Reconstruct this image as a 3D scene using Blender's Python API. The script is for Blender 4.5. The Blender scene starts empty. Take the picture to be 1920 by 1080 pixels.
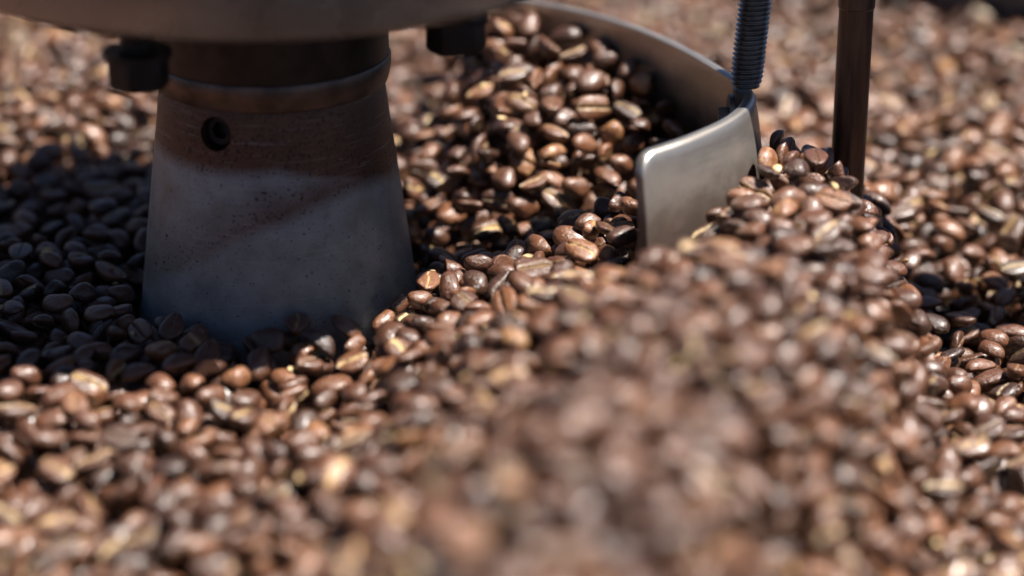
import bpy, bmesh, math, random
import numpy as np
from mathutils import Vector, Matrix

# ------------------------------------------------------------------ camera, light, exposure
SC = bpy.context.scene
COL = SC.collection
TH = math.radians(22.0)
CAM_Z = 0.232
FPX = 85.0 / 36.0 * 1920.0
FOCUS = 0.600
cam_d = bpy.data.cameras.new('camera')
cam = bpy.data.objects.new('camera', cam_d); COL.objects.link(cam)
cam.location = (0, 0, CAM_Z)
cam.rotation_euler = (math.radians(90) - TH, 0, 0)
cam_d.lens = 85; cam_d.sensor_width = 36
cam_d.clip_start = 0.01; cam_d.clip_end = 50
cam_d.dof.use_dof = True
cam_d.dof.focus_distance = FOCUS
cam_d.dof.aperture_fstop = 4.6
cam_d.dof.aperture_blades = 9
SC.camera = cam

SUN = Vector((0.0385, -0.0100, 0.0865)).normalized()
world = bpy.data.worlds.new('World'); SC.world = world; world.use_nodes = True
wn = world.node_tree.nodes; wl = world.node_tree.links
bg = wn['Background']
sky = wn.new('ShaderNodeTexSky'); sky.sky_type = 'NISHITA'; sky.sun_disc = False
sky.air_density = 0.35; sky.dust_density = 0.3; sky.ozone_density = 0.6
sky.sun_elevation = math.asin(SUN.z); sky.sun_rotation = math.atan2(SUN.x, SUN.y)
wl.new(sky.outputs[0], bg.inputs[0]); bg.inputs[1].default_value = 0.05
sun_d = bpy.data.lights.new('sun', 'SUN'); sun_d.energy = 5.0; sun_d.angle = math.radians(0.55)
sun_d.color = (1.0, 0.953, 0.89)
sun = bpy.data.objects.new('sun', sun_d); COL.objects.link(sun)
sun.rotation_euler = SUN.to_track_quat('Z', 'Y').to_euler(); sun.location = (0.4, 0.2, 0.9)
SC.view_settings.view_transform = 'Standard'; SC.view_settings.look = 'None'
SC.view_settings.gamma = 1.0; SC.view_settings.use_curve_mapping = False
SC.view_settings.exposure = 1.62
SC.cycles.use_denoising = True
SC.cycles.use_adaptive_sampling = True
SC.cycles.adaptive_threshold = 0.005

rng = np.random.default_rng(7)
random.seed(7)

# ------------------------------------------------------------------ helpers
def tag(o, label=None, cat=None, group=None, kind=None):
    if label: o['label'] = label
    if cat: o['category'] = cat
    if group: o['group'] = group
    if kind: o['kind'] = kind
    return o

def empty(name, loc):
    o = bpy.data.objects.new(name, None); COL.objects.link(o)
    o.location = loc; o.empty_display_size = 0.02
    return o

def mesh_obj(name, verts, faces, mat, parent=None, smooth=True, origin=(0, 0, 0)):
    me = bpy.data.meshes.new(name)
    org = Vector(origin)
    me.from_pydata([tuple(Vector(v) - org) for v in verts], [], faces)
    me.update()
    if smooth:
        for p in me.polygons: p.use_smooth = True
    o = bpy.data.objects.new(name, me); COL.objects.link(o)
    me.materials.append(mat)
    o.location = org
    if parent is not None:
        o.parent = parent
        o.location = org - world_loc(parent)
    return o

def world_loc(o):
    l = Vector(o.location)
    while o.parent is not None:
        o = o.parent; l += Vector(o.location)
    return l

def lathe(profile, centre, seg=96):
    """profile: (r, z) from the bottom up; closes with centre caps where r == 0"""
    V, F = [], []
    idx = []
    for r, z in profile:
        if r <= 1e-7:
            idx.append([len(V)]); V.append((centre[0], centre[1], centre[2] + z))
        else:
            row = []
            for k in range(seg):
                a = 2 * math.pi * k / seg
                row.append(len(V)); V.append((centre[0] + r * math.cos(a), centre[1] + r * math.sin(a), centre[2] + z))
            idx.append(row)
    for a, b in zip(idx[:-1], idx[1:]):
        for k in range(seg):
            k2 = (k + 1) % seg
            if len(a) == 1: F.append((a[0], b[k2], b[k]))
            elif len(b) == 1: F.append((a[k], a[k2], b[0]))
            else: F.append((a[k], a[k2], b[k2], b[k]))
    return V, F

def smooth_by_angle(o, deg=35):
    me = o.data
    bm = bmesh.new(); bm.from_mesh(me)
    for e in bm.edges:
        if len(e.link_faces) == 2 and e.calc_face_angle(0) > math.radians(deg): e.smooth = False
    for f in bm.faces: f.smooth = True
    bm.to_mesh(me); bm.free()

# ------------------------------------------------------------------ materials
def new_mat(name):
    m = bpy.data.materials.new(name); m.use_nodes = True
    nt = m.node_tree
    return m, nt, nt.nodes['Principled BSDF']

def N(nt, t, **kw):
    n = nt.nodes.new(t)
    for k, v in kw.items(): setattr(n, k, v)
    return n

def ramp(nt, stops, interp='LINEAR'):
    r = N(nt, 'ShaderNodeValToRGB'); r.color_ramp.interpolation = interp
    el = r.color_ramp.elements
    while len(el) < len(stops): el.new(0.5)
    for e, (p, c) in zip(el, stops):
        e.position = p; e.color = (*c, 1) if len(c) == 3 else c
    return r

def noise(nt, vec, scale, detail=4, rough=0.55, dist=0.0):
    n = N(nt, 'ShaderNodeTexNoise'); n.inputs['Scale'].default_value = scale
    n.inputs['Detail'].default_value = detail; n.inputs['Roughness'].default_value = rough
    n.inputs['Distortion'].default_value = dist
    if vec is not None: nt.links.new(vec, n.inputs['Vector'])
    return n

def mixc(nt, fac, a, b, blend='MIX'):
    m = N(nt, 'ShaderNodeMix', data_type='RGBA', blend_type=blend)
    for sock, v in ((m.inputs[0], fac), (m.inputs[6], a), (m.inputs[7], b)):
        if isinstance(v, bpy.types.NodeSocket): nt.links.new(v, sock)
        elif isinstance(v, (int, float)): sock.default_value = v
        else: sock.default_value = (*v, 1)
    return m.outputs[2]

def maths(nt, op, a, b=None, clamp=False):
    m = N(nt, 'ShaderNodeMath', operation=op, use_clamp=clamp)
    for s, v in ((m.inputs[0], a), (m.inputs[1], b)):
        if v is None: continue
        if isinstance(v, bpy.types.NodeSocket): nt.links.new(v, s)
        else: s.default_value = v
    return m.outputs[0]

def bean_material():
    m, nt, bs = new_mat('roasted_bean'); L = nt.links
    at = N(nt, 'ShaderNodeAttribute', attribute_name='bean')
    sep = N(nt, 'ShaderNodeSeparateXYZ'); L.new(at.outputs['Vector'], sep.inputs[0])
    tone, groove, chaff = sep.outputs
    geo = N(nt, 'ShaderNodeNewGeometry'); pos = geo.outputs['Position']
    n1 = noise(nt, pos, 420, 4, 0.6)
    n2 = noise(nt, pos, 1500, 3, 0.6)
    t2 = maths(nt, 'ADD', tone, maths(nt, 'MULTIPLY', maths(nt, 'SUBTRACT', n1.outputs[0], 0.5), 0.40))
    cr = ramp(nt, [(0.0, (0.022, 0.010, 0.006)), (0.28, (0.036, 0.015, 0.008)), (0.55, (0.082, 0.031, 0.0145)),
                   (0.84, (0.155, 0.063, 0.027)), (0.93, (0.34, 0.185, 0.07)), (1.0, (0.50, 0.32, 0.125))])
    L.new(t2, cr.inputs[0])
    # parchment-coloured silverskin caught in the crease, broken up by noise
    n3 = noise(nt, pos, 700, 3, 0.6)
    brk = ramp(nt, [(0.36, (0, 0, 0)), (0.52, (1, 1, 1))]); L.new(n3.outputs[0], brk.inputs[0])
    fac = maths(nt, 'MULTIPLY', maths(nt, 'MULTIPLY', groove, chaff), brk.outputs[0], True)
    c = mixc(nt, fac, cr.outputs[0], (0.60, 0.43, 0.20))
    L.new(c, bs.inputs['Base Color'])
    ro = maths(nt, 'ADD', maths(nt, 'MULTIPLY', n2.outputs[0], 0.28), 0.20)
    ro = maths(nt, 'ADD', ro, maths(nt, 'MULTIPLY', fac, 0.3))
    L.new(ro, bs.inputs['Roughness'])
    bs.inputs['Specular IOR Level'].default_value = 0.6
    bs.inputs['Coat Weight'].default_value = 0.3; bs.inputs['Coat Roughness'].default_value = 0.27
    # wrinkled skin
    wr = noise(nt, pos, 900, 5, 0.62, 1.2)
    hb = maths(nt, 'ADD', maths(nt, 'MULTIPLY', wr.outputs[0], 0.7), maths(nt, 'MULTIPLY', n1.outputs[0], 0.6))
    bp = N(nt, 'ShaderNodeBump'); bp.inputs['Strength'].default_value = 0.6; bp.inputs['Distance'].default_value = 0.0010
    L.new(hb, bp.inputs['Height']); L.new(bp.outputs[0], bs.inputs['Normal'])
    return m

def bed_material():
    m, nt, bs = new_mat('bean_bed'); L = nt.links
    geo = N(nt, 'ShaderNodeNewGeometry')
    v = N(nt, 'ShaderNodeTexVoronoi'); v.inputs['Scale'].default_value = 130
    L.new(geo.outputs['Position'], v.inputs['Vector'])
    cr = ramp(nt, [(0.0, (0.07, 0.03, 0.015)), (1.0, (0.12, 0.05, 0.025))]); L.new(v.outputs['Color'], cr.inputs[0])
    L.new(cr.outputs[0], bs.inputs['Base Color']); bs.inputs['Roughness'].default_value = 0.55
    bp = N(nt, 'ShaderNodeBump', invert=True); bp.inputs['Distance'].default_value = 0.004
    L.new(v.outputs['Distance'], bp.inputs['Height']); L.new(bp.outputs[0], bs.inputs['Normal'])
    return m

def post_material():
    """cast grey metal: bean reflections painted brown in the upper part, dark pits and specks, faint turning marks"""
    m, nt, bs = new_mat('cast_metal_painted_reflection'); L = nt.links
    tc = N(nt, 'ShaderNodeTexCoord'); ob = tc.outputs['Object']
    sep = N(nt, 'ShaderNodeSeparateXYZ'); L.new(ob, sep.inputs[0])
    x, y, z = sep.outputs
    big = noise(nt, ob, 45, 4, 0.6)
    # reflection of lit beans painted in brown: above z ~ 36 mm, plus an oblique band running down from the right
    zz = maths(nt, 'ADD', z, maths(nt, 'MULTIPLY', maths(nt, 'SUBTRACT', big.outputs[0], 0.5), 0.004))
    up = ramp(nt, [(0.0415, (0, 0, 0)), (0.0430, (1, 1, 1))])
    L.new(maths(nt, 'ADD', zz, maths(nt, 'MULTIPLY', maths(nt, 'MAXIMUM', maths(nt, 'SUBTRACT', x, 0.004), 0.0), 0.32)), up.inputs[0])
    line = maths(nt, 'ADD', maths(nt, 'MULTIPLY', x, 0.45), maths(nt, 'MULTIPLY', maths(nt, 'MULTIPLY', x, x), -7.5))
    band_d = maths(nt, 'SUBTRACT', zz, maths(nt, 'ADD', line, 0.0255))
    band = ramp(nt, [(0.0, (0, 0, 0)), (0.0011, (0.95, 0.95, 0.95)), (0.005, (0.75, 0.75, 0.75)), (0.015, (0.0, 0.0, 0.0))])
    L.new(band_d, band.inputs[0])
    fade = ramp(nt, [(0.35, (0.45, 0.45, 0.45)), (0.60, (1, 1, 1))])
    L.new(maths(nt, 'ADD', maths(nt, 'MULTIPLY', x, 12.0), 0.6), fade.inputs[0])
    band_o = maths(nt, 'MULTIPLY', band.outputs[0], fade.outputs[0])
    brown_refl = maths(nt, 'MAXIMUM', up.outputs[0], band_o)
    c = mixc(nt, brown_refl, (0.25, 0.285, 0.31), (0.105, 0.052, 0.029))  # sky reflection as blue-grey, bean reflection as brown, both put into the colour
    n2 = noise(nt, ob, 130, 5, 0.65)
    mot = ramp(nt, [(0.3, (0.68, 0.66, 0.65)), (0.7, (1.1, 1.1, 1.1))]); L.new(n2.outputs[0], mot.inputs[0])
    c = mixc(nt, 1.0, c, mot.outputs[0], 'MULTIPLY')
    ms = N(nt, 'ShaderNodeMapping'); ms.inputs['Scale'].default_value = (55, 55, 2400); ms.inputs['Rotation'].default_value = (0.12, 0.10, 0); L.new(ob, ms.inputs[0])
    scn = noise(nt, ms.outputs[0], 1, 3, 0.7)
    scr = ramp(nt, [(0.60, (0, 0, 0)), (0.70, (1, 1, 1))]); L.new(scn.outputs[0], scr.inputs[0])
    c = mixc(nt, maths(nt, 'MULTIPLY', scr.outputs[0], 0.35), c, (0.42, 0.42, 0.42))
    sp = noise(nt, ob, 1500, 2, 0.5)
    dens = maths(nt, 'ADD', sp.outputs[0], maths(nt, 'MULTIPLY', maths(nt, 'ADD', big.outputs[0], brown_refl), 0.085))
    spk = ramp(nt, [(0.705, (0, 0, 0)), (0.74, (1, 1, 1))]); L.new(dens, spk.inputs[0])
    c = mixc(nt, maths(nt, 'MULTIPLY', spk.outputs[0], 0.85), c, (0.018, 0.012, 0.010))
    pit = noise(nt, ob, 330, 2, 0.5)
    pk = ramp(nt, [(0.735, (0, 0, 0)), (0.75, (1, 1, 1))]); L.new(pit.outputs[0], pk.inputs[0])
    c = mixc(nt, pk.outputs[0], c, (0.012, 0.009, 0.008))
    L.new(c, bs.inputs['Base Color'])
    bs.inputs['Metallic'].default_value = 0.55
    ro = maths(nt, 'ADD', maths(nt, 'MULTIPLY', n2.outputs[0], 0.25), 0.36); L.new(ro, bs.inputs['Roughness'])
    mp = N(nt, 'ShaderNodeMapping'); mp.inputs['Scale'].default_value = (40, 40, 1800); L.new(ob, mp.inputs[0])
    tm = noise(nt, mp.outputs[0], 1, 3, 0.6)
    hgt = maths(nt, 'SUBTRACT', maths(nt, 'MULTIPLY', tm.outputs[0], 0.25), maths(nt, 'ADD', spk.outputs[0], pk.outputs[0]))
    bp = N(nt, 'ShaderNodeBump'); bp.inputs['Strength'].default_value = 0.35; bp.inputs['Distance'].default_value = 0.0003
    L.new(hgt, bp.inputs['Height']); L.new(bp.outputs[0], bs.inputs['Normal'])
    return m

def metal(name, col, rough, metallic=1.0, var=0.15, scale=160, stretch=(1, 1, 1), col2=None, bump=0.15):
    m, nt, bs = new_mat(name); L = nt.links
    tc = N(nt, 'ShaderNodeTexCoord')
    mp = N(nt, 'ShaderNodeMapping'); mp.inputs['Scale'].default_value = stretch; L.new(tc.outputs['Object'], mp.inputs[0])
    n = noise(nt, mp.outputs[0], scale, 5, 0.6)
    r = ramp(nt, [(0.32, (0, 0, 0)), (0.68, (1, 1, 1))]); L.new(n.outputs[0], r.inputs[0])
    c2 = col2 or tuple(v * (1 - 2 * var) for v in col)
    c = mixc(nt, r.outputs[0], c2, col)
    L.new(c, bs.inputs['Base Color']); bs.inputs['Metallic'].default_value = metallic
    L.new(maths(nt, 'ADD', maths(nt, 'MULTIPLY', n.outputs[0], 0.2), rough - 0.1), bs.inputs['Roughness'])
    bp = N(nt, 'ShaderNodeBump'); bp.inputs['Strength'].default_value = bump; bp.inputs['Distance'].default_value = 0.0002
    L.new(n.outputs[0], bp.inputs['Height']); L.new(bp.outputs[0], bs.inputs['Normal'])
    return m

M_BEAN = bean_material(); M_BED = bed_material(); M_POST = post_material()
M_PLATE = metal('satin_plate_steel', (0.20, 0.21, 0.235), 0.27, 1.0, 0.12, 60)
M_COLLAR = metal('dark_oiled_collar', (0.045, 0.030, 0.023), 0.45, 0.7, 0.2, 120, col2=(0.014, 0.010, 0.008))
M_LIP = metal('worn_collar_edge', (0.14, 0.095, 0.072), 0.4, 0.7, 0.2, 150, col2=(0.05, 0.034, 0.027))
def blade_material():
    """worn sheet steel: fine scratches along the sweep, shade of the lower face painted brown with a ragged upper limit"""
    m, nt, bs = new_mat('worn_blade_steel'); L = nt.links
    tc = N(nt, 'ShaderNodeTexCoord'); ob = tc.outputs['Object']
    sep = N(nt, 'ShaderNodeSeparateXYZ'); L.new(ob, sep.inputs[0])
    n1 = noise(nt, ob, 90, 5, 0.65); n2 = noise(nt, ob, 600, 3, 0.6)
    mp = N(nt, 'ShaderNodeMapping'); mp.inputs['Scale'].default_value = (30, 30, 2600); L.new(ob, mp.inputs[0])
    sc = noise(nt, mp.outputs[0], 1, 3, 0.7)
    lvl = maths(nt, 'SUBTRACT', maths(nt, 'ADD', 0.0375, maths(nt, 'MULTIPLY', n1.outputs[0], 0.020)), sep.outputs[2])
    res = ramp(nt, [(0.0, (0, 0, 0)), (0.013, (0.92, 0.92, 0.92))]); L.new(lvl, res.inputs[0])  # shade and bean reflection low on the blade, put into the colour
    spot = ramp(nt, [(0.62, (0, 0, 0)), (0.72, (1, 1, 1))]); L.new(n2.outputs[0], spot.inputs[0])
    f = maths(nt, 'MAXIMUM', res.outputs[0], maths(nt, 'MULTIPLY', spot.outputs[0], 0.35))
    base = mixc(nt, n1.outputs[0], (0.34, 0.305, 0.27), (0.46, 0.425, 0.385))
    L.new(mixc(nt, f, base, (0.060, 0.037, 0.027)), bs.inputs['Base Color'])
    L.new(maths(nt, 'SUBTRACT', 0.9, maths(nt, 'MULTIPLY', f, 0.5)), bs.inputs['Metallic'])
    L.new(maths(nt, 'ADD', maths(nt, 'MULTIPLY', sc.outputs[0], 0.22), 0.27), bs.inputs['Roughness'])
    bp = N(nt, 'ShaderNodeBump'); bp.inputs['Strength'].default_value = 0.25; bp.inputs['Distance'].default_value = 0.0002
    L.new(maths(nt, 'ADD', sc.outputs[0], maths(nt, 'MULTIPLY', n1.outputs[0], 1.5)), bp.inputs['Height']); L.new(bp.outputs[0], bs.inputs['Normal'])
    return m
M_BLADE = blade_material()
M_THREAD = metal('blued_threaded_steel', (0.19, 0.185, 0.175), 0.33, 0.85, 0.2, 300)
M_RUST = metal('rusty_brown_rod', (0.17, 0.085, 0.045), 0.42, 0.5, 0.2, 330, (1, 1, 0.10), col2=(0.022, 0.014, 0.011), bump=0.4)
M_BOLT = metal('blackened_bolt', (0.018, 0.014, 0.013), 0.42, 0.7, 0.2, 300)
M_TRAY = metal('tray_sheet_steel', (0.30, 0.28, 0.26), 0.45, 1.0, 0.12, 30)

# ------------------------------------------------------------------ plan of the place
HUB = (-0.0595, 0.5755)
TRAY_R = 0.338
PLATE_R, PLATE_Z = 0.077, 0.0865
BLADE_TOP = 0.052
# paddle blade in plan, from the free end near the pile round to the far end
BLADE = [(0.0305, 0.5275), (0.0440, 0.5400), (0.0555, 0.5545), (0.0612, 0.5690), (0.0610, 0.5810), (0.0570, 0.5925),
         (0.0480, 0.6140), (0.0365, 0.6345), (0.0215, 0.6530), (0.0030, 0.6680), (-0.0140, 0.6770)]
ROD1 = (0.0582, 0.5777)
ROD2 = (0.0852, 0.5805)

def catmull(pts, n=12):
    P = [np.array(p, float) for p in pts]
    P = [2 * P[0] - P[1]] + P + [2 * P[-1] - P[-2]]
    out = []
    for i in range(1, len(P) - 2):
        for k in range(n):
            t = k / n
            out.append(0.5 * ((2 * P[i]) + (-P[i - 1] + P[i + 1]) * t + (2 * P[i - 1] - 5 * P[i] + 4 * P[i + 1] - P[i + 2]) * t * t
                              + (-P[i - 1] + 3 * P[i] - 3 * P[i + 1] + P[i + 2]) * t ** 3))
    out.append(P[-2])
    return np.array(out)
BL = catmull(BLADE)

def sstep(a, b, x):
    t = np.clip((x - a) / (b - a), 0, 1); return t * t * (3 - 2 * t)

def inside_c(x, y):
    """1 on the hub side of the blade, 0 on the outer side"""
    bx = np.interp(y, [p[1] for p in BLADE[:8]], [p[0] for p in BLADE[:8]])
    left = (x < bx)
    yy = np.interp(x, [-0.3, -0.014, 0.003, 0.0215, 0.0365, 0.048], [0.75, 0.677, 0.668, 0.653, 0.6345, 0.614])
    return left & (y < yy)

VANE = [((float(p[0]), float(p[1])), float(np.interp(k, [58, 66, 84, 100, 120], [0.012, 0.030, 0.040, 0.046, 0.048])))
        for k, p in enumerate(BL) if k >= 58 and k % 3 == 0]

def target(x, y):
    # the ridge of beans thrown up by the paddle, running towards the camera
    crest = 0.021 + (y - 0.42) * 0.29
    Hh = np.interp(y, [0.30, 0.38, 0.46, 0.53, 0.575, 0.60, 0.63, 0.66], [0.051, 0.050, 0.046, 0.039, 0.035, 0.022, 0.008, 0.0])
    d = x - crest
    wl = np.interp(y, [0.36, 0.44, 0.56], [0.058, 0.069, 0.086]); wr = np.interp(y, [0.38, 0.46, 0.53, 0.575, 0.62], [0.050, 0.058, 0.050, 0.034, 0.034])
    u = np.where(d < 0, -d / wl, d / wr)
    p = np.where(d < 0, np.clip(1 - np.sqrt(u * u + 0.012) + 0.07, 0, 1), np.clip(1 - u ** 2.8, 0, 1))
    ridge = Hh * p
    # beans banked up inside the curve of the blade and behind the post
    dv = np.full(np.shape(x), 9.0); zv = np.zeros(np.shape(x))
    for (px, py), zz in VANE:
        d2 = np.hypot(x - px, y - py); near = d2 < dv
        zv = np.where(near, zz, zv); dv = np.where(near, d2, dv)
    bank = np.maximum(zv - (0.43 + 0.30 * sstep(0.005, -0.03, x)) * dv, 0.0) * sstep(0.575, 0.615, y) * sstep(-0.040, -0.002, x) * sstep(0.80, 0.70, y)
    bank = np.maximum(bank, 0.038 * np.clip((y - 0.597) / 0.088, 0, 1) * sstep(-0.055, 0.008, x) * sstep(0.84, 0.72, y))
    ins = inside_c(x, y)
    ridge_in = np.where(ins & (y > 0.565), ridge * (1 - sstep(0.565, 0.60, y)), ridge)
    ridge_in = ridge_in - 0.017 * np.exp(-((x - 0.034) ** 2 + (y - 0.519) ** 2) / (2 * 0.015 ** 2))
    z = np.where(ins, np.maximum(ridge_in, bank), ridge - 0.017 * np.exp(-((x - 0.034) ** 2 + (y - 0.519) ** 2) / (2 * 0.015 ** 2)))
    z = z + 0.010 * sstep(0.62, 0.72, y) * sstep(-0.03, -0.09, x)
    z = z - 0.012 * sstep(0.075, 0.120, x) * sstep(0.66, 0.6, y)
    z = z + 0.0018 * np.sin(x * 61 + 1.3) * np.sin(y * 53 + 0.4) + 0.0012 * np.sin(x * 143 + y * 97)
    return z

# ------------------------------------------------------------------ the tray and the bed under the beans
tray = empty('cooling_tray', (HUB[0], HUB[1], -0.045))
V, F = lathe([(TRAY_R + 0.003, -0.045), (TRAY_R + 0.003, 0.064), (TRAY_R + 0.006, 0.066), (TRAY_R + 0.006, 0.070),
              (TRAY_R, 0.070), (TRAY_R, -0.045)], (HUB[0], HUB[1], 0), 160)
o = mesh_obj('wall', V, F, M_TRAY, tray, origin=(HUB[0], HUB[1], -0.045)); smooth_by_angle(o)
V, F = lathe([(0, -0.0455), (TRAY_R - 0.001, -0.0455), (TRAY_R - 0.001, -0.043), (0, -0.043)], (HUB[0], HUB[1], 0), 160)
o = mesh_obj('floor', V, F, M_TRAY, tray, origin=(HUB[0], HUB[1], -0.045)); smooth_by_angle(o)
tag(tray, 'wide round steel cooling tray holding the coffee beans', 'tray')

CELL = 0.00075
X0, X1, Y0, Y1 = -0.275, 0.275, 0.300, 0.935
gx = np.arange(X0, X1, CELL); gy = np.arange(Y0, Y1, CELL)
GX, GY = np.meshgrid(gx, gy, indexing='ij')
TG = target(GX, GY)
BED = 0.0125

# bed: one sheet below the loose top layers
nb = 180
bx = np.linspace(HUB[0] - TRAY_R, HUB[0] + TRAY_R, nb); by = np.linspace(HUB[1] - TRAY_R, HUB[1] + TRAY_R, nb)
V, F = [], []
idm = -np.ones((nb, nb), int)
for i in range(nb):
    for j in range(nb):
        if math.hypot(bx[i] - HUB[0], by[j] - HUB[1]) < TRAY_R - 0.001:
            idm[i, j] = len(V)
            V.append((bx[i], by[j], float(target(np.array(bx[i]), np.array(by[j]))) - BED + 0.001))
for i in range(nb - 1):
    for j in range(nb - 1):
        q = (idm[i, j], idm[i + 1, j], idm[i + 1, j + 1], idm[i, j + 1])
        if min(q) >= 0: F.append(tuple(int(k) for k in q))
bed = mesh_obj('bean_bed', V, F, M_BED)
tag(bed, kind='structure')

# ------------------------------------------------------------------ the post in the middle
post = empty('stirrer_post', (HUB[0], HUB[1], -0.043))
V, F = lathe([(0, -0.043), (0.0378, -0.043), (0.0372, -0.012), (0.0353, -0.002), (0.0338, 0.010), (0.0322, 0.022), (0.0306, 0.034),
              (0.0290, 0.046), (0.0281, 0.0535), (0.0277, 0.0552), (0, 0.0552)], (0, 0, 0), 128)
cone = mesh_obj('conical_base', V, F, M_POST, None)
# drilled hole for the grub screw
scr_a = math.radians(-90 - 23.5)
scr_z = 0.0497
def axis_matrix(a, z, r, tilt=0.0):
    d = Vector((math.cos(a) * math.cos(tilt), math.sin(a) * math.cos(tilt), math.sin(tilt)))
    q = d.to_track_quat('Z', 'Y').to_matrix().to_4x4()
    return Matrix.Translation((math.cos(a) * r, math.sin(a) * r, z)) @ q
def cut_hole(obj, mat4, rad, depth):
    bm = bmesh.new()
    bmesh.ops.create_cone(bm, cap_ends=True, segments=40, radius1=rad, radius2=rad, depth=depth)
    bm.transform(mat4)
    me = bpy.data.meshes.new('cutter'); bm.to_mesh(me); bm.free()
    c = bpy.data.objects.new('cutter', me); COL.objects.link(c)
    md = obj.modifiers.new('hole', 'BOOLEAN'); md.operation = 'DIFFERENCE'; md.object = c; md.solver = 'EXACT'
    bpy.context.view_layer.update()
    dg = bpy.context.evaluated_depsgraph_get()
    nm = bpy.data.meshes.new_from_object(obj.evaluated_get(dg))
    obj.modifiers.clear(); old = obj.data; obj.data = nm; bpy.data.meshes.remove(old)
    bpy.data.objects.remove(c); bpy.data.meshes.remove(me)
cut_hole(cone, axis_matrix(scr_a, scr_z, 0.0285, 0.13), 0.0042, 0.010)
cone.data.name = 'conical_base'
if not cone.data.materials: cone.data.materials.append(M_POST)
smooth_by_angle(cone, 40)
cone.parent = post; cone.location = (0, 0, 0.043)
cone['label'] = 'grey cone with painted brown reflections and dark specks'

def socket_screw(name, mat4, rad, length, parent, mat):
    bm = bmesh.new()
    seg = 36
    rings = [(rad, -length / 2), (rad, length / 2 - 0.0004), (rad - 0.0004, length / 2)]
    vs = [[bm.verts.new((r * math.cos(2 * math.pi * k / seg), r * math.sin(2 * math.pi * k / seg), z)) for k in range(seg)] for r, z in rings]
    def hexr(a, R):
        s = math.pi / 3; b = (a % s) - s / 2
        return R * math.cos(s / 2) / math.cos(b)
    for R, z in ((rad * 0.58, length / 2), (rad * 0.58, length / 2 - 0.0022)):
        vs.append([bm.verts.new((hexr(2 * math.pi * k / seg, R) * math.cos(2 * math.pi * k / seg), hexr(2 * math.pi * k / seg, R) * math.sin(2 * math.pi * k / seg), z)) for k in range(seg)])
    for a, b in zip(vs[:-1], vs[1:]):
        for k in range(seg): bm.faces.new((a[k], a[(k + 1) % seg], b[(k + 1) % seg], b[k]))
    bm.faces.new(list(reversed(vs[0]))); bm.faces.new(vs[-1])
    bm.transform(mat4)
    me = bpy.data.meshes.new(name); bm.to_mesh(me); bm.free()
    o = bpy.data.objects.new(name, me); COL.objects.link(o); me.materials.append(mat)
    smooth_by_angle(o, 30)
    o.parent = parent
    return o
s = socket_screw('grub_screw', axis_matrix(scr_a, scr_z, 0.0242, 0.13), 0.0039, 0.004, post, M_BOLT)
s.location = (0, 0, 0.043)

# ------------------------------------------------------------------ the stirrer: plate, collar, arm, rods, paddle
st = empty('stirrer', (HUB[0], HUB[1], 0.0555))
stl = Vector(st.location)
def spart(name, V, F, mat, parent=st, ang=35):
    o = mesh_obj(name, V, F, mat, None); smooth_by_angle(o, ang)
    o.parent = parent
    o.location = -stl if parent is st else (0, 0, 0)
    return o
hc = (HUB[0], HUB[1], 0)
V, F = lathe([(0, 0.0556), (0.0262, 0.0556), (0.0279, 0.0560), (0.0289, 0.0585), (0.0291, 0.0600), (0.0291, 0.0862), (0, 0.0862)], hc, 96)
collar = spart('collar', V, F, M_COLLAR)
V, F = lathe([(0.0268, 0.0554), (0.0287, 0.0557), (0.0293, 0.0578), (0.0296, 0.0596), (0.0296, 0.0618), (0.0293, 0.0624), (0.0288, 0.0624)], hc, 96)
spart('worn_lip', V, F, M_LIP, collar)
prof = [(0, 0.0866)]
prof += [(0.0745, 0.0866)] + [(0.0745 + 0.0030 * math.sin(t), 0.0896 - 0.0030 * math.cos(t)) for t in np.linspace(0.25, 1.45, 6)]
prof += [(0.0795, 0.103), (0.0785, 0.108), (0.070, 0.111), (0, 0.112)]
V, F = lathe(prof, hc, 160)
plate = spart('top_plate', V, F, M_PLATE)

def hex_bolt(cx, cy, zb, af, h, shank_top, rot, shank_r=0.004):
    """hex head hanging below the plate, chamfered, with washer and shank"""
    R = af / math.sqrt(3); V, F = [], []
    seg = 48
    rows = []
    def hexr(a, R):
        s_ = math.pi / 3; b = (a % s_) - s_ / 2
        return R * math.cos(s_ / 2) / math.cos(b)
    prof = [(None, 0.0, 0.93), (None, 0.0009, 1.0), (None, h - 0.0008, 1.0), (None, h, 0.94)]
    for _, z, k in prof:
        row = []
        for i in range(seg):
            a = 2 * math.pi * i / seg
            r = hexr(a, R)
            if k < 1: r = min(r, R * k)
            row.append(len(V)); V.append((cx + r * math.cos(a + rot), cy + r * math.sin(a + rot), zb + z))
        rows.append(row)
    for r, z in ((0.0078, h), (0.0078, h + 0.0014), (shank_r, h + 0.0014), (shank_r, shank_top - zb)):
        row = []
        for i in range(seg):
            a = 2 * math.pi * i / seg
            row.append(len(V)); V.append((cx + r * math.cos(a + rot), cy + r * math.sin(a + rot), zb + z))
        rows.append(row)
    for a, b in zip(rows[:-1], rows[1:]):
        for k in range(seg): F.append((a[k], a[(k + 1) % seg], b[(k + 1) % seg], b[k]))
    F.append(tuple(reversed(rows[0]))); F.append(tuple(rows[-1]))
    return V, F
for bxp, byp, rot in ((0.0462, -0.0235, 0.10), (-0.0245, -0.0530, 0.35)):
    V, F = hex_bolt(HUB[0] + bxp, HUB[1] + byp, 0.0700, 0.0122, 0.0070, 0.0868, rot)
    spart('hex_bolt', V, F, M_BOLT, plate, 25)

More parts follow.
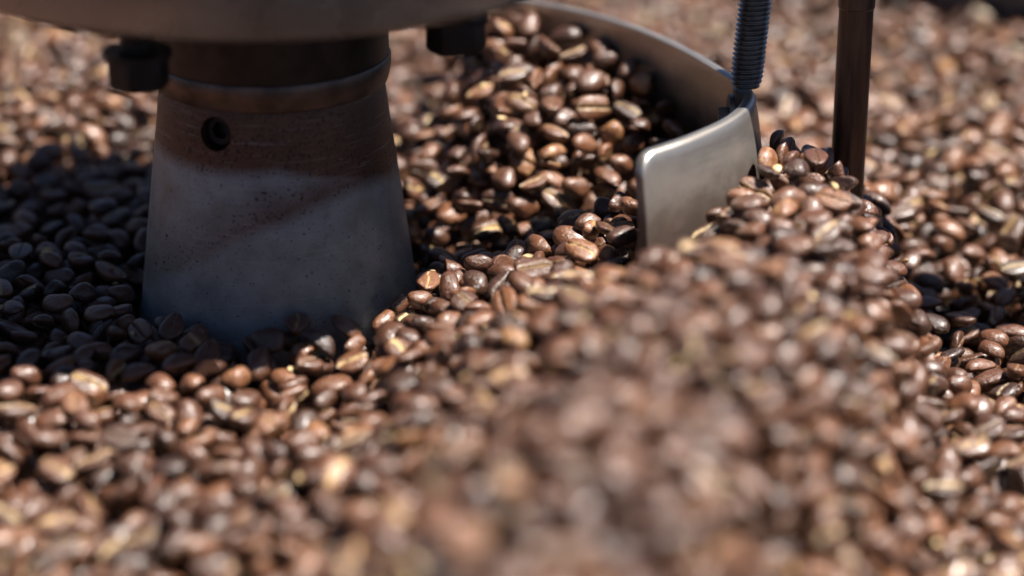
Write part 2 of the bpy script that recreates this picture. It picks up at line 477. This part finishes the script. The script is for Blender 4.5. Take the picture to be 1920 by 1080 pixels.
# arm: flat bar on top of the plate, out over the beans
def bar(x0, x1, y0, y1, z0, z1, b=0.0012):
    bm = bmesh.new(); bmesh.ops.create_cube(bm, size=1)
    for v in bm.verts:
        v.co = Vector((x0 if v.co.x < 0 else x1, y0 if v.co.y < 0 else y1, z0 if v.co.z < 0 else z1))
    bmesh.ops.bevel(bm, geom=bm.edges[:], offset=b, segments=2, affect='EDGES')
    V = [tuple(v.co) for v in bm.verts]; F = [tuple(v.index for v in f.verts) for f in bm.faces]
    bm.free(); return V, F
V, F = bar(HUB[0] - 0.03, 0.275, 0.5550, 0.5825, 0.1123, 0.1200)
arm = spart('stirring_arm', V, F, M_PLATE)

# threaded rod with a real helical thread
def thread_rod(cx, cy, z0, z1, r, pitch, depth, lean, seg=36, per=8):
    n = int((z1 - z0) / pitch * per)
    V, F = [], []
    for i in range(n + 1):
        z = z0 + (z1 - z0) * i / n
        for k in range(seg):
            a = 2 * math.pi * k / seg
            f = (z / pitch - k / seg) % 1.0
            t = abs(2 * f - 1)
            rr = r - depth * min(max((t - 0.12) / 0.76, 0), 1)
            rr *= min(1.0, 0.86 + (i / per) * 0.10)
            dz = z - z0
            V.append((cx + lean[0] * dz + rr * math.cos(a), cy + lean[1] * dz + rr * math.sin(a), z))
    for i in range(n):
        for k in range(seg):
            k2 = (k + 1) % seg
            F.append((i * seg + k, i * seg + k2, (i + 1) * seg + k2, (i + 1) * seg + k))
    F.append(tuple(range(seg - 1, -1, -1))); F.append(tuple(n * seg + k for k in range(seg)))
    return V, F
LEAN = (0.075, 0.0)
V, F = thread_rod(ROD1[0], ROD1[1], 0.0530, 0.1290, 0.0041, 0.00125, 0.00078, LEAN)
rod1 = spart('threaded_rod', V, F, M_THREAD, ang=80)
rod1['label'] = 'dark bluish threaded rod holding the paddle'
# flattened tang of the rod, lying against the inner face of the paddle
V, F = bar(ROD1[0] - 0.0028, ROD1[0] + 0.0014, ROD1[1] - 0.0046, ROD1[1] + 0.0046, 0.030, 0.0532, 0.0009)
tang = spart('tang', V, F, M_THREAD, rod1)
V, F = hex_bolt(0, 0, 0, 0.0072, 0.0032, 0.008, 0.2, 0.0018)
Rm = Matrix.Translation((ROD1[0] - 0.0066, ROD1[1] - 0.0005, 0.0445)) @ Matrix.Rotation(math.radians(90), 4, 'Y')
Vb = [tuple(Rm @ (Vector(v) * 0.8)) for v in V]
spart('rivet_bolt', Vb, F, M_THREAD, rod1, 25)
xa = ROD1[0] + LEAN[0] * (0.116 - 0.053)
for zn in (0.1058, 0.1203):
    V, F = hex_bolt(xa, ROD1[1], zn, 0.0128, 0.0064, zn + 0.0066, 0.2)
    V = [(x, y, min(z, zn + 0.0064)) for x, y, z in V]
    spart('nut', V, F, M_BOLT, rod1, 25)

V, F = lathe([(0, 0.004), (0.0043, 0.004), (0.0043, 0.0722), (0.0046, 0.0726), (0.0046, 0.1240), (0.0040, 0.1248), (0, 0.1250)], (ROD2[0], ROD2[1], 0), 48)
rod2 = spart('plain_rod', V, F, M_RUST)
rod2['label'] = 'dark rusty brown smooth rod'

# paddle blade: curved strip with a rounded free corner
def blade_mesh():
    P = BL
    # denser sampling at the free end for the rounded corner
    seg = np.linalg.norm(np.diff(P, axis=0), axis=1); s = np.concatenate([[0], np.cumsum(seg)])
    L = s[-1]; rc = 0.0052
    ss = np.concatenate([rc * (1 - np.cos(np.linspace(0, math.pi / 2, 12))), np.linspace(rc, L, 90)[1:]])
    px = np.interp(ss, s, P[:, 0]); py = np.interp(ss, s, P[:, 1])
    tx = np.gradient(px, ss); ty = np.gradient(py, ss)
    ln = np.hypot(tx, ty); nx, ny = ty / ln, -tx / ln          # to the right of travel = outer side
    th = 0.0015
    zt = np.where(ss < rc, BLADE_TOP - rc + np.sqrt(np.clip(rc * rc - (rc - ss) ** 2, 0, None)), BLADE_TOP)
    # gentle dip of the top edge along its length
    zt = zt + 0.0012 * np.sin(ss / L * math.pi) - 0.0006
    b = 0.0009
    V, F = [], []
    for i in range(len(ss)):
        zs = [-0.006, 0.018, 0.026, 0.032, 0.037, 0.041, 0.0445, 0.047, 0.049]
        lean = lambda z: -0.0030 * max((z - 0.022) / 0.030, 0.0) ** 2.2
        k_ = (zt[i] - b + 0.006) / (0.049 + 0.006)
        zs = [-0.006 + (z + 0.006) * k_ for z in zs]
        ring = [(-th + lean(z), z) for z in zs]
        lt = lean(zt[i])
        ring += [(-th + b * 0.3 + lt, zt[i] - b * 0.3), (-th + b + lt, zt[i]), (th - b + lt, zt[i]), (th - b * 0.3 + lt, zt[i] - b * 0.3)]
        ring += [(th + lean(z), z) for z in reversed(zs)]
        e = 0.45 if i == 0 else (0.8 if i == 1 else 1.0)
        for u, z in ring:
            V.append((px[i] + nx[i] * u * e, py[i] + ny[i] * u * e, z))
    m = 22
    for i in range(len(ss) - 1):
        for k in range(m):
            k2 = (k + 1) % m
            F.append((i * m + k, i * m + k2, (i + 1) * m + k2, (i + 1) * m + k))
    F.append(tuple(range(m - 1, -1, -1))); F.append(tuple((len(ss) - 1) * m + k for k in range(m)))
    F = [tuple(reversed(f)) for f in F]
    return V, F
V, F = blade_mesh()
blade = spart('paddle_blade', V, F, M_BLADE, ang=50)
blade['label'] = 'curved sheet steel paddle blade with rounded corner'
tag(st, 'steel stirrer with round plate, threaded rod, dark rod and curved paddle blade', 'stirrer')
tag(post, 'conical grey metal post with painted brown reflections standing in the beans', 'post')

# ------------------------------------------------------------------ coffee beans
def bean_template(nr, ntop, ybot):
    """rings along the length, an uneven spacing round the girth (dense at the crease)"""
    ph = [math.pi * (i + 0.5) / nr if False else math.pi * i / nr for i in range(1, nr)]
    prof = [(math.cos(t), math.sin(t)) for t in np.linspace(0, math.pi, ntop + 1)]       # y from +1 to -1 over the back
    prof += [(y, -1.0) for y in ybot]                                                     # y from -1 to +1 under the face
    m = len(prof)
    U = [(1.0, 0.0, 0.0, 0)]
    for p in ph:
        x = math.cos(p); r = math.sin(p) ** 0.85
        for (y, z) in prof:
            if z >= 0: U.append((x, r * y, r * z, 0))
            else: U.append((x, r * y, -r, 1))
    U.append((-1.0, 0.0, 0.0, 0))
    F = []
    n = len(ph)
    for k in range(m): F.append((0, 1 + k, 1 + (k + 1) % m))
    for i in range(n - 1):
        for k in range(m):
            a = 1 + i * m; b = a + m; k2 = (k + 1) % m
            F.append((a + k, b + k, b + k2, a + k2))
    last = 1 + n * m
    for k in range(m): F.append((last, 1 + (n - 1) * m + (k + 1) % m, 1 + (n - 1) * m + k))
    return np.array(U), F

HI = bean_template(18, 11, [-0.86, -0.64, -0.42, -0.25, -0.14, -0.06, 0.0, 0.06, 0.14, 0.25, 0.42, 0.64, 0.86])
MID = bean_template(10, 7, [-0.7, -0.36, -0.13, 0.0, 0.13, 0.36, 0.7])
LOW = bean_template(5, 4, [-0.5, 0.0, 0.5])

def shape_bean(U, par):
    """par: dict of per-bean arrays (n,) -> local verts (n, nv, 3) and groove mask (n, nv)"""
    n = len(par['a'])
    x = U[None, :, 0]; y = U[None, :, 1]; zr = U[None, :, 2]; low = U[None, :, 3] > 0.5
    r = np.abs(zr)
    g = lambda k: par[k][:, None]
    rr = np.sqrt(np.clip(1 - x * x, 1e-6, 1)) ** 0.85
    yn = np.clip(y / np.maximum(rr, 1e-3), -1, 1)
    under = -g('cb') * rr * (1 - np.abs(yn) ** 3.2) ** 0.55
    y0 = g('sk') * (np.sin(2.6 * x + g('sp')) * 0.17 + 0.05 * np.sin(7.0 * x + g('p1')))
    w = g('gw')
    gv = np.exp(-((y - y0) / w) ** 2) * np.clip((1 - np.abs(x)) / 0.22, 0, 1) ** 0.5
    lip = np.exp(-((np.abs(y - y0) - 2.3 * w) / (1.4 * w)) ** 2)
    under = under + gv * g('gd') - lip * 0.10 * g('gd') * rr
    Z = np.where(low, under, g('ct') * zr)
    X = g('a') * x * np.ones_like(Z); Y = g('b') * y * np.ones_like(Z)
    # lumps, bend, dents
    k1 = g('k1'); k2 = g('k2')
    lump = 1 + 0.075 * np.sin(2.1 * x * k1 + 3.0 * y + g('p1')) + 0.06 * np.sin(3.7 * y * k2 - 2.3 * x + 2.0 * zr + g('p2'))
    X = X * (1 + (lump - 1) * 0.5); Y = Y * lump; Z = Z * lump
    Z = Z + g('bend') * (x * x - 0.4) * g('a')
    Y = Y * (1 + g('tp') * x)
    X = np.minimum(X, g('cut') * g('a') + 0.10 * (Y + Z))          # broken ends
    P = np.stack([X, Y, Z], -1)
    gm = np.where(low, np.exp(-((y - y0) / (w * 2.0)) ** 2), 0) * np.clip((1 - np.abs(x)) / 0.15, 0, 1)
    return P, gm * np.ones((n, 1))

def rand_params(n):
    a = np.clip(rng.normal(4.68, 0.55, n), 3.5, 6.2) * 1e-3
    return dict(a=a, b=a * np.clip(rng.normal(0.755, 0.06, n), 0.62, 0.93), ct=a * np.clip(rng.normal(0.66, 0.075, n), 0.46, 0.86),
                cb=a * np.clip(rng.normal(0.20, 0.06, n), 0.08, 0.36), gd=a * np.clip(rng.normal(0.20, 0.05, n), 0.08, 0.32),
                gw=np.clip(rng.normal(0.085, 0.02, n), 0.05, 0.14), sk=rng.choice([-1, 1], n) * rng.uniform(0.2, 1.0, n), sp=rng.normal(0, 0.5, n),
                k1=rng.uniform(0.7, 1.5, n), k2=rng.uniform(0.6, 1.3, n), p1=rng.uniform(0, 6.28, n), p2=rng.uniform(0, 6.28, n),
                bend=rng.normal(0, 0.035, n), tp=rng.normal(0, 0.09, n),
                cut=np.where(rng.random(n) < 0.10, rng.uniform(0.1, 0.7, n), 3.0))

def rot_mats(n):
    """lying flat on the face or on the back, tilted, some on edge; any heading"""
    R = np.empty((n, 3, 3))
    for i in range(n):
        roll = rng.normal(0, 0.62) + (0 if rng.random() < 0.52 else math.pi)
        if rng.random() < 0.20: roll = rng.choice([-1, 1]) * (math.pi / 2 + rng.normal(0, 0.3))
        pit = rng.normal(0, 0.46); yaw = rng.uniform(0, 2 * math.pi)
        R[i] = np.array((Matrix.Rotation(yaw, 3, 'Z') @ Matrix.Rotation(pit, 3, 'Y') @ Matrix.Rotation(roll, 3, 'X')))
    return R

# prototypes in random poses, rasterised to lower / upper height stamps
NP = 420
PP = rand_params(NP); PR = rot_mats(NP)
Uf = bean_template(34, 22, list(np.linspace(-0.92, 0.92, 23)))[0]
Pf, _ = shape_bean(Uf, PP)
Pf = np.einsum('nij,nvj->nvi', PR, Pf)
STAMPS = []
for i in range(NP):
    p = Pf[i]
    ix = np.rint(p[:, 0] / CELL).astype(int); iy = np.rint(p[:, 1] / CELL).astype(int)
    x0, y0 = ix.min(), iy.min(); sh = (ix.max() - x0 + 1, iy.max() - y0 + 1)
    lo = np.full(sh, np.inf); hi = np.full(sh, -np.inf)
    np.minimum.at(lo, (ix - x0, iy - y0), p[:, 2]); np.maximum.at(hi, (ix - x0, iy - y0), p[:, 2])
    mk = np.isfinite(lo)
    STAMPS.append((x0, y0, sh, lo, hi, mk, int(mk.sum())))

Hm = TG - BED
Tn = TG + rng.normal(0, 0.0022, TG.shape)
half = 0.235 * GY + 0.030 + 0.02 * (GY < 0.5)
region = (np.abs(GX) < half) & (np.hypot(GX - HUB[0], GY - HUB[1]) < TRAY_R - 0.006)
BIG = 9.0
blk = np.zeros(TG.shape, bool)
blk |= np.hypot(GX - HUB[0], GY - HUB[1]) < 0.0362
for p in BL[::1]:
    i0 = int((p[0] - X0) / CELL); j0 = int((p[1] - Y0) / CELL)
    sl = (slice(i0 - 4, i0 + 5), slice(j0 - 4, j0 + 5))
    blk[sl] |= np.hypot(GX[sl] - p[0], GY[sl] - p[1]) < 0.0014
for c, rad in ((ROD1, 0.0050), (ROD2, 0.0046)):
    blk |= np.hypot(GX - c[0], GY - c[1]) < rad
Hm[blk] = BIG
DEF = np.where(region & ~blk, Tn - Hm, -1.0)

# coarse blocks keep the search for the deepest hollow cheap
BS = 16
nbx, nby = (DEF.shape[0] + BS - 1) // BS, (DEF.shape[1] + BS - 1) // BS
pad = np.full((nbx * BS, nby * BS), -1.0); pad[:DEF.shape[0], :DEF.shape[1]] = DEF
DEF = pad
BM = DEF.reshape(nbx, BS, nby, BS).max(axis=(1, 3))
def refresh(i0, i1, j0, j1):
    for bi in range(max(i0 // BS, 0), min(i1 // BS, nbx - 1) + 1):
        for bj in range(max(j0 // BS, 0), min(j1 // BS, nby - 1) + 1):
            BM[bi, bj] = DEF[bi * BS:(bi + 1) * BS, bj * BS:(bj + 1) * BS].max()
pl_proto, pl_pos = [], []
NXc, NYc = TG.shape
import time as _t
_t0 = _t.time()
for it in range(30000):
    k = int(BM.argmax()); bi, bj = divmod(k, nby)
    if BM[bi, bj] < 0.0022: break
    sub = DEF[bi * BS:(bi + 1) * BS, bj * BS:(bj + 1) * BS]
    q = int(sub.argmax()); ci, cj = bi * BS + q // BS, bj * BS + q % BS
    best = None
    for tr in range(12):
        pi = int(rng.integers(NP)); x0, y0, sh, lo, hi, mk, cnt = STAMPS[pi]
        ii = ci + int(rng.integers(-4, 5)); jj = cj + int(rng.integers(-4, 5))
        a0, b0 = ii + x0, jj + y0
        if a0 < 0 or b0 < 0 or a0 + sh[0] > NXc or b0 + sh[1] > NYc: continue
        hs = Hm[a0:a0 + sh[0], b0:b0 + sh[1]]
        diff = np.where(mk, hs - lo, -1.0)
        z = diff.max()
        if z > 1: continue
        gap = (z - diff[mk]).mean()
        over = z + hi[mk].max() - TG[min(ii, NXc - 1), min(jj, NYc - 1)]
        sc = gap + max(0.0, over - 0.0015) * 0.8
        if best is None or sc < best[0]: best = (sc, pi, ii, jj, z, over)
    if best is None or best[5] > 0.0068:
        DEF[max(ci - 1, 0):ci + 2, max(cj - 1, 0):cj + 2] = -1.0; refresh(ci - 1, ci + 1, cj - 1, cj + 1); continue
    _, pi, ii, jj, z, _ = best
    x0, y0, sh, lo, hi, mk, cnt = STAMPS[pi]
    a0, b0 = ii + x0, jj + y0
    hs = Hm[a0:a0 + sh[0], b0:b0 + sh[1]]
    nh = np.where(mk, np.maximum(hs, z + hi), hs)
    Hm[a0:a0 + sh[0], b0:b0 + sh[1]] = nh
    ds = DEF[a0:a0 + sh[0], b0:b0 + sh[1]]
    DEF[a0:a0 + sh[0], b0:b0 + sh[1]] = np.where(ds > -0.5, np.where(mk, np.minimum(ds, Tn[a0:a0 + sh[0], b0:b0 + sh[1]] - nh), ds), ds)
    refresh(a0, a0 + sh[0], b0, b0 + sh[1])
    pl_proto.append(pi)
    pl_pos.append((X0 + ii * CELL, Y0 + jj * CELL, z))
pl_proto = np.array(pl_proto); pl_pos = np.array(pl_pos); NB = len(pl_proto)
print('BEANS', NB, 'time', round(_t.time() - _t0, 1))

par = {k: v[pl_proto] for k, v in PP.items()}
# small individual differences on top of the pose prototype
for k in ('p1', 'p2'): par[k] = par[k] + rng.normal(0, 0.5, NB)
ROT = PR[pl_proto]
tone = np.clip(rng.normal(0.51, 0.16, NB), 0.08, 0.78)
tone[rng.random(NB) < 0.008] = 0.85
chaff = np.where(rng.random(NB) < 0.5, rng.uniform(0.5, 1.0, NB), rng.uniform(0, 0.25, NB))

# ------------------------------------------------------------------ which beans show, and how large
ct_, st_ = math.cos(TH), math.sin(TH)
def project(P):
    x, y, z = P[..., 0], P[..., 1], P[..., 2] - CAM_Z
    d = y * ct_ - z * st_; v = y * st_ + z * ct_
    return 960 + FPX * x / d, 540 - FPX * v / d, d
Us = bean_template(13, 10, [-0.75, -0.45, -0.15, 0.15, 0.45, 0.75])[0]
Ps, _ = shape_bean(Us, par)
Ps = np.einsum('nij,nvj->nvi', ROT, Ps) + pl_pos[:, None, :]
sx, sy, sd = project(Ps)
S = 8.0
bw, bh = 240, 135
ids = np.repeat(np.arange(NB), Ps.shape[1])
fx, fy, fd = (sx.ravel() / S), (sy.ravel() / S), sd.ravel()
# solid things in front of beans
occ = []
for t in np.linspace(0, 2 * math.pi, 400):
    for r, z in [(0.0353 - 0.128 * zz, zz) for zz in np.linspace(-0.002, 0.056, 60)] + [(0.029, zz) for zz in np.linspace(0.056, 0.087, 25)]:
        occ.append((HUB[0] + r * math.cos(t), HUB[1] + r * math.sin(t), z))
for p in BL:
    for zz in np.linspace(0.0, BLADE_TOP, 50): occ.append((p[0], p[1], zz))
for rr in np.linspace(0.02, PLATE_R, 60):
    for t in np.linspace(0, 2 * math.pi, 500): occ.append((HUB[0] + rr * math.cos(t), HUB[1] + rr * math.sin(t), 0.0866))
ox, oy, od = project(np.array(occ))
fx = np.concatenate([fx, ox / S]); fy = np.concatenate([fy, oy / S]); fd = np.concatenate([fd, od]); ids = np.concatenate([ids, np.full(len(od), -1)])
ok = (fx >= 0) & (fx < bw) & (fy >= 0) & (fy < bh)
pxi = fx[ok].astype(int) + bw * fy[ok].astype(int)
order = np.lexsort((fd[ok], pxi)); ps = pxi[order]
first = np.concatenate([[True], ps[1:] != ps[:-1]])
win = np.full(bw * bh, -2); win[ps[first]] = ids[ok][order][first]
vis = np.bincount(win[win >= 0], minlength=NB)
cx_, cy_, cd_ = project(pl_pos)
WIN = win.reshape(bh, bw)

# pale, under-roasted beans where the photograph shows them
for (qx, qy) in [(638, 655), (468, 692), (1100, 436), (935, 628), (610, 815), (1440, 500), (1060, 468), (1160, 500),
                 (1130, 238), (1030, 300), (1460, 300), (1470, 380), (735, 665)]:
    c = WIN[int(qy / S), int(qx / S)]
    if c >= 0: tone[c] = rng.uniform(0.80, 0.86)

sel = np.argsort(-vis)[:300]
sel = sel[vis[sel] > 0]
is_sel = np.zeros(NB, bool); is_sel[sel] = True
coc = FPX * (0.085 / 4.6) * np.abs(1 / cd_ - 1 / FOCUS)
near_frame = (cx_ > -260) & (cx_ < 2180) & (cy_ > -120) & (cy_ < 1300)
lod = np.where((vis > 0) & (coc < 15), 2, np.where((vis > 0) | (near_frame & (coc < 30) & (pl_pos[:, 2] > target(pl_pos[:, 0], pl_pos[:, 1]) - 0.006)), 1, 0))

def build_bean_mesh(name, ids_by_tpl, local=False):
    Vs, vals, loops, starts, totals = [], [], [], [], []
    vo = 0; lo_ = 0
    for (U, Fc), idx in ids_by_tpl:
        if len(idx) == 0: continue
        p = {k: v[idx] for k, v in par.items()}
        P, gm = shape_bean(U, p)
        P = np.einsum('nij,nvj->nvi', ROT[idx], P)
        if not local: P = P + pl_pos[idx][:, None, :]
        n, nv = P.shape[:2]
        at = np.stack([np.repeat(tone[idx][:, None], nv, 1), gm, np.repeat(chaff[idx][:, None], nv, 1)], -1)
        Vs.append(P.reshape(-1, 3)); vals.append(at.reshape(-1, 3))
        tot = np.array([len(f) for f in Fc]); fl = np.concatenate([np.array(f) for f in Fc])
        loops.append((fl[None, :] + (np.arange(n) * nv)[:, None] + vo).ravel())
        st0 = np.concatenate([[0], np.cumsum(tot)[:-1]])
        starts.append((st0[None, :] + (np.arange(n) * len(fl))[:, None] + lo_).ravel()); totals.append(np.tile(tot, n))
        vo += n * nv; lo_ += n * len(fl)
    Vs = np.concatenate(Vs); vals = np.concatenate(vals); loops = np.concatenate(loops); starts = np.concatenate(starts)
    me = bpy.data.meshes.new(name)
    me.vertices.add(len(Vs)); me.vertices.foreach_set('co', Vs.astype(np.float32).ravel())
    me.loops.add(len(loops)); me.loops.foreach_set('vertex_index', loops.astype(np.int32))
    me.polygons.add(len(starts)); me.polygons.foreach_set('loop_start', starts.astype(np.int32))
    me.polygons.foreach_set('use_smooth', np.ones(len(starts), bool))
    a = me.attributes.new('bean', 'FLOAT_VECTOR', 'POINT'); a.data.foreach_set('vector', vals.astype(np.float32).ravel())
    me.update(calc_edges=True); me.validate()
    me.materials.append(M_BEAN)
    return me

rest = ~is_sel
me = build_bean_mesh('coffee_beans', [(HI, np.where(rest & (lod == 2))[0]), (MID, np.where(rest & (lod == 1))[0]), (LOW, np.where(rest & (lod == 0))[0])])
pile = bpy.data.objects.new('coffee_bean_pile', me); COL.objects.link(pile)
tag(pile, 'mass of glossy brown roasted coffee beans filling the tray', 'coffee beans', kind='stuff')
print('PILE tris', sum(len(p.vertices) - 2 for p in me.polygons), 'visible', int((vis > 0).sum()), 'lods', [(int((lod == k).sum())) for k in range(3)])

# the beans that show largest, one object each
def zone(i):
    x, y = pl_pos[i, :2]
    dx = x - (0.021 + (y - 0.42) * 0.29)
    if -0.060 < dx < 0.062 and y < 0.60:
        if y > 0.52: return 'on the heap beside the paddle blade'
        return 'on the crest of the heap' if abs(dx) < 0.016 else "on the heap's post side" if dx < 0 else "on the heap's far side"
    if dx >= 0.062: return 'on the low ground past the heap'
    if y > 0.60: return 'behind the post'
    if math.hypot(x + 0.1, y - 0.585) < 0.078: return "in the round plate's shadow"
    return 'on sunlit ground before the post'
def look(i):
    t = tone[i]
    size = 'small ' if par['a'][i] < 0.0043 else 'large ' if par['a'][i] > 0.0051 else ''
    return size + ('pale golden' if t > 0.79 else 'light brown' if t > 0.62 else 'reddish brown' if t > 0.44 else 'dark brown')
def pose(i):
    up = ROT[i][2, 2]
    return 'lying back up' if up > 0.5 else ('with chaff-filled crease' if chaff[i] > 0.4 else 'lying crease up') if up < -0.4 else 'on its edge'
for i in sel:
    bm_ = build_bean_mesh('coffee_bean', [(HI, np.array([i]))], True)
    o = bpy.data.objects.new('coffee_bean', bm_); COL.objects.link(o)
    o.location = pl_pos[i]
    tag(o, f'{look(i)} coffee bean {pose(i)} {zone(i)}', 'coffee bean', 'roasted coffee beans in the tray')

# loose papery flakes of silverskin caught among the beans
def flake_material():
    m, nt, bs = new_mat('silverskin'); L = nt.links
    geo = N(nt, 'ShaderNodeNewGeometry'); n = noise(nt, geo.outputs['Position'], 600, 3)
    c = ramp(nt, [(0.3, (0.30, 0.19, 0.085)), (0.7, (0.62, 0.46, 0.24))]); L.new(n.outputs[0], c.inputs[0])
    L.new(c.outputs[0], bs.inputs['Base Color']); bs.inputs['Roughness'].default_value = 0.5
    return m
V, F = [], []
cells = np.argwhere(region & ~blk)
for c in cells[rng.choice(len(cells), 230, replace=False)]:
    x, y, z = gx[c[0]], gy[c[1]], Hm[c[0], c[1]]
    ln, wd = rng.uniform(0.0010, 0.0029), rng.uniform(0.0005, 0.0012)
    M = Matrix.Translation((x, y, z + 0.0004)) @ Matrix.Rotation(rng.uniform(0, 6.28), 4, 'Z') @ Matrix.Rotation(rng.normal(0, 0.5), 4, 'Y') @ Matrix.Rotation(rng.normal(0, 0.5), 4, 'X')
    o0 = len(V); cu = rng.uniform(-0.35, 0.5)
    for a in range(5):
        t = a / 2 - 1
        w = wd * math.sqrt(max(1 - t * t * 0.92, 0.02)) * rng.uniform(0.7, 1.1)
        for k in (-1, 0, 1):
            V.append(tuple(M @ Vector((ln * t / 2 * 1.2, w * k, cu * ln * t * t * 0.5 + 0.25 * wd * k * k))))
    for a in range(4):
        for k in range(2): F.append((o0 + a * 3 + k, o0 + a * 3 + k + 1, o0 + a * 3 + k + 4, o0 + a * 3 + k + 3))
fl = mesh_obj('chaff_flakes', V, F, flake_material())
sol = fl.modifiers.new('thickness', 'SOLIDIFY'); sol.thickness = 0.00008
tag(fl, 'pale papery flakes of chaff scattered over the beans', 'chaff', kind='stuff')
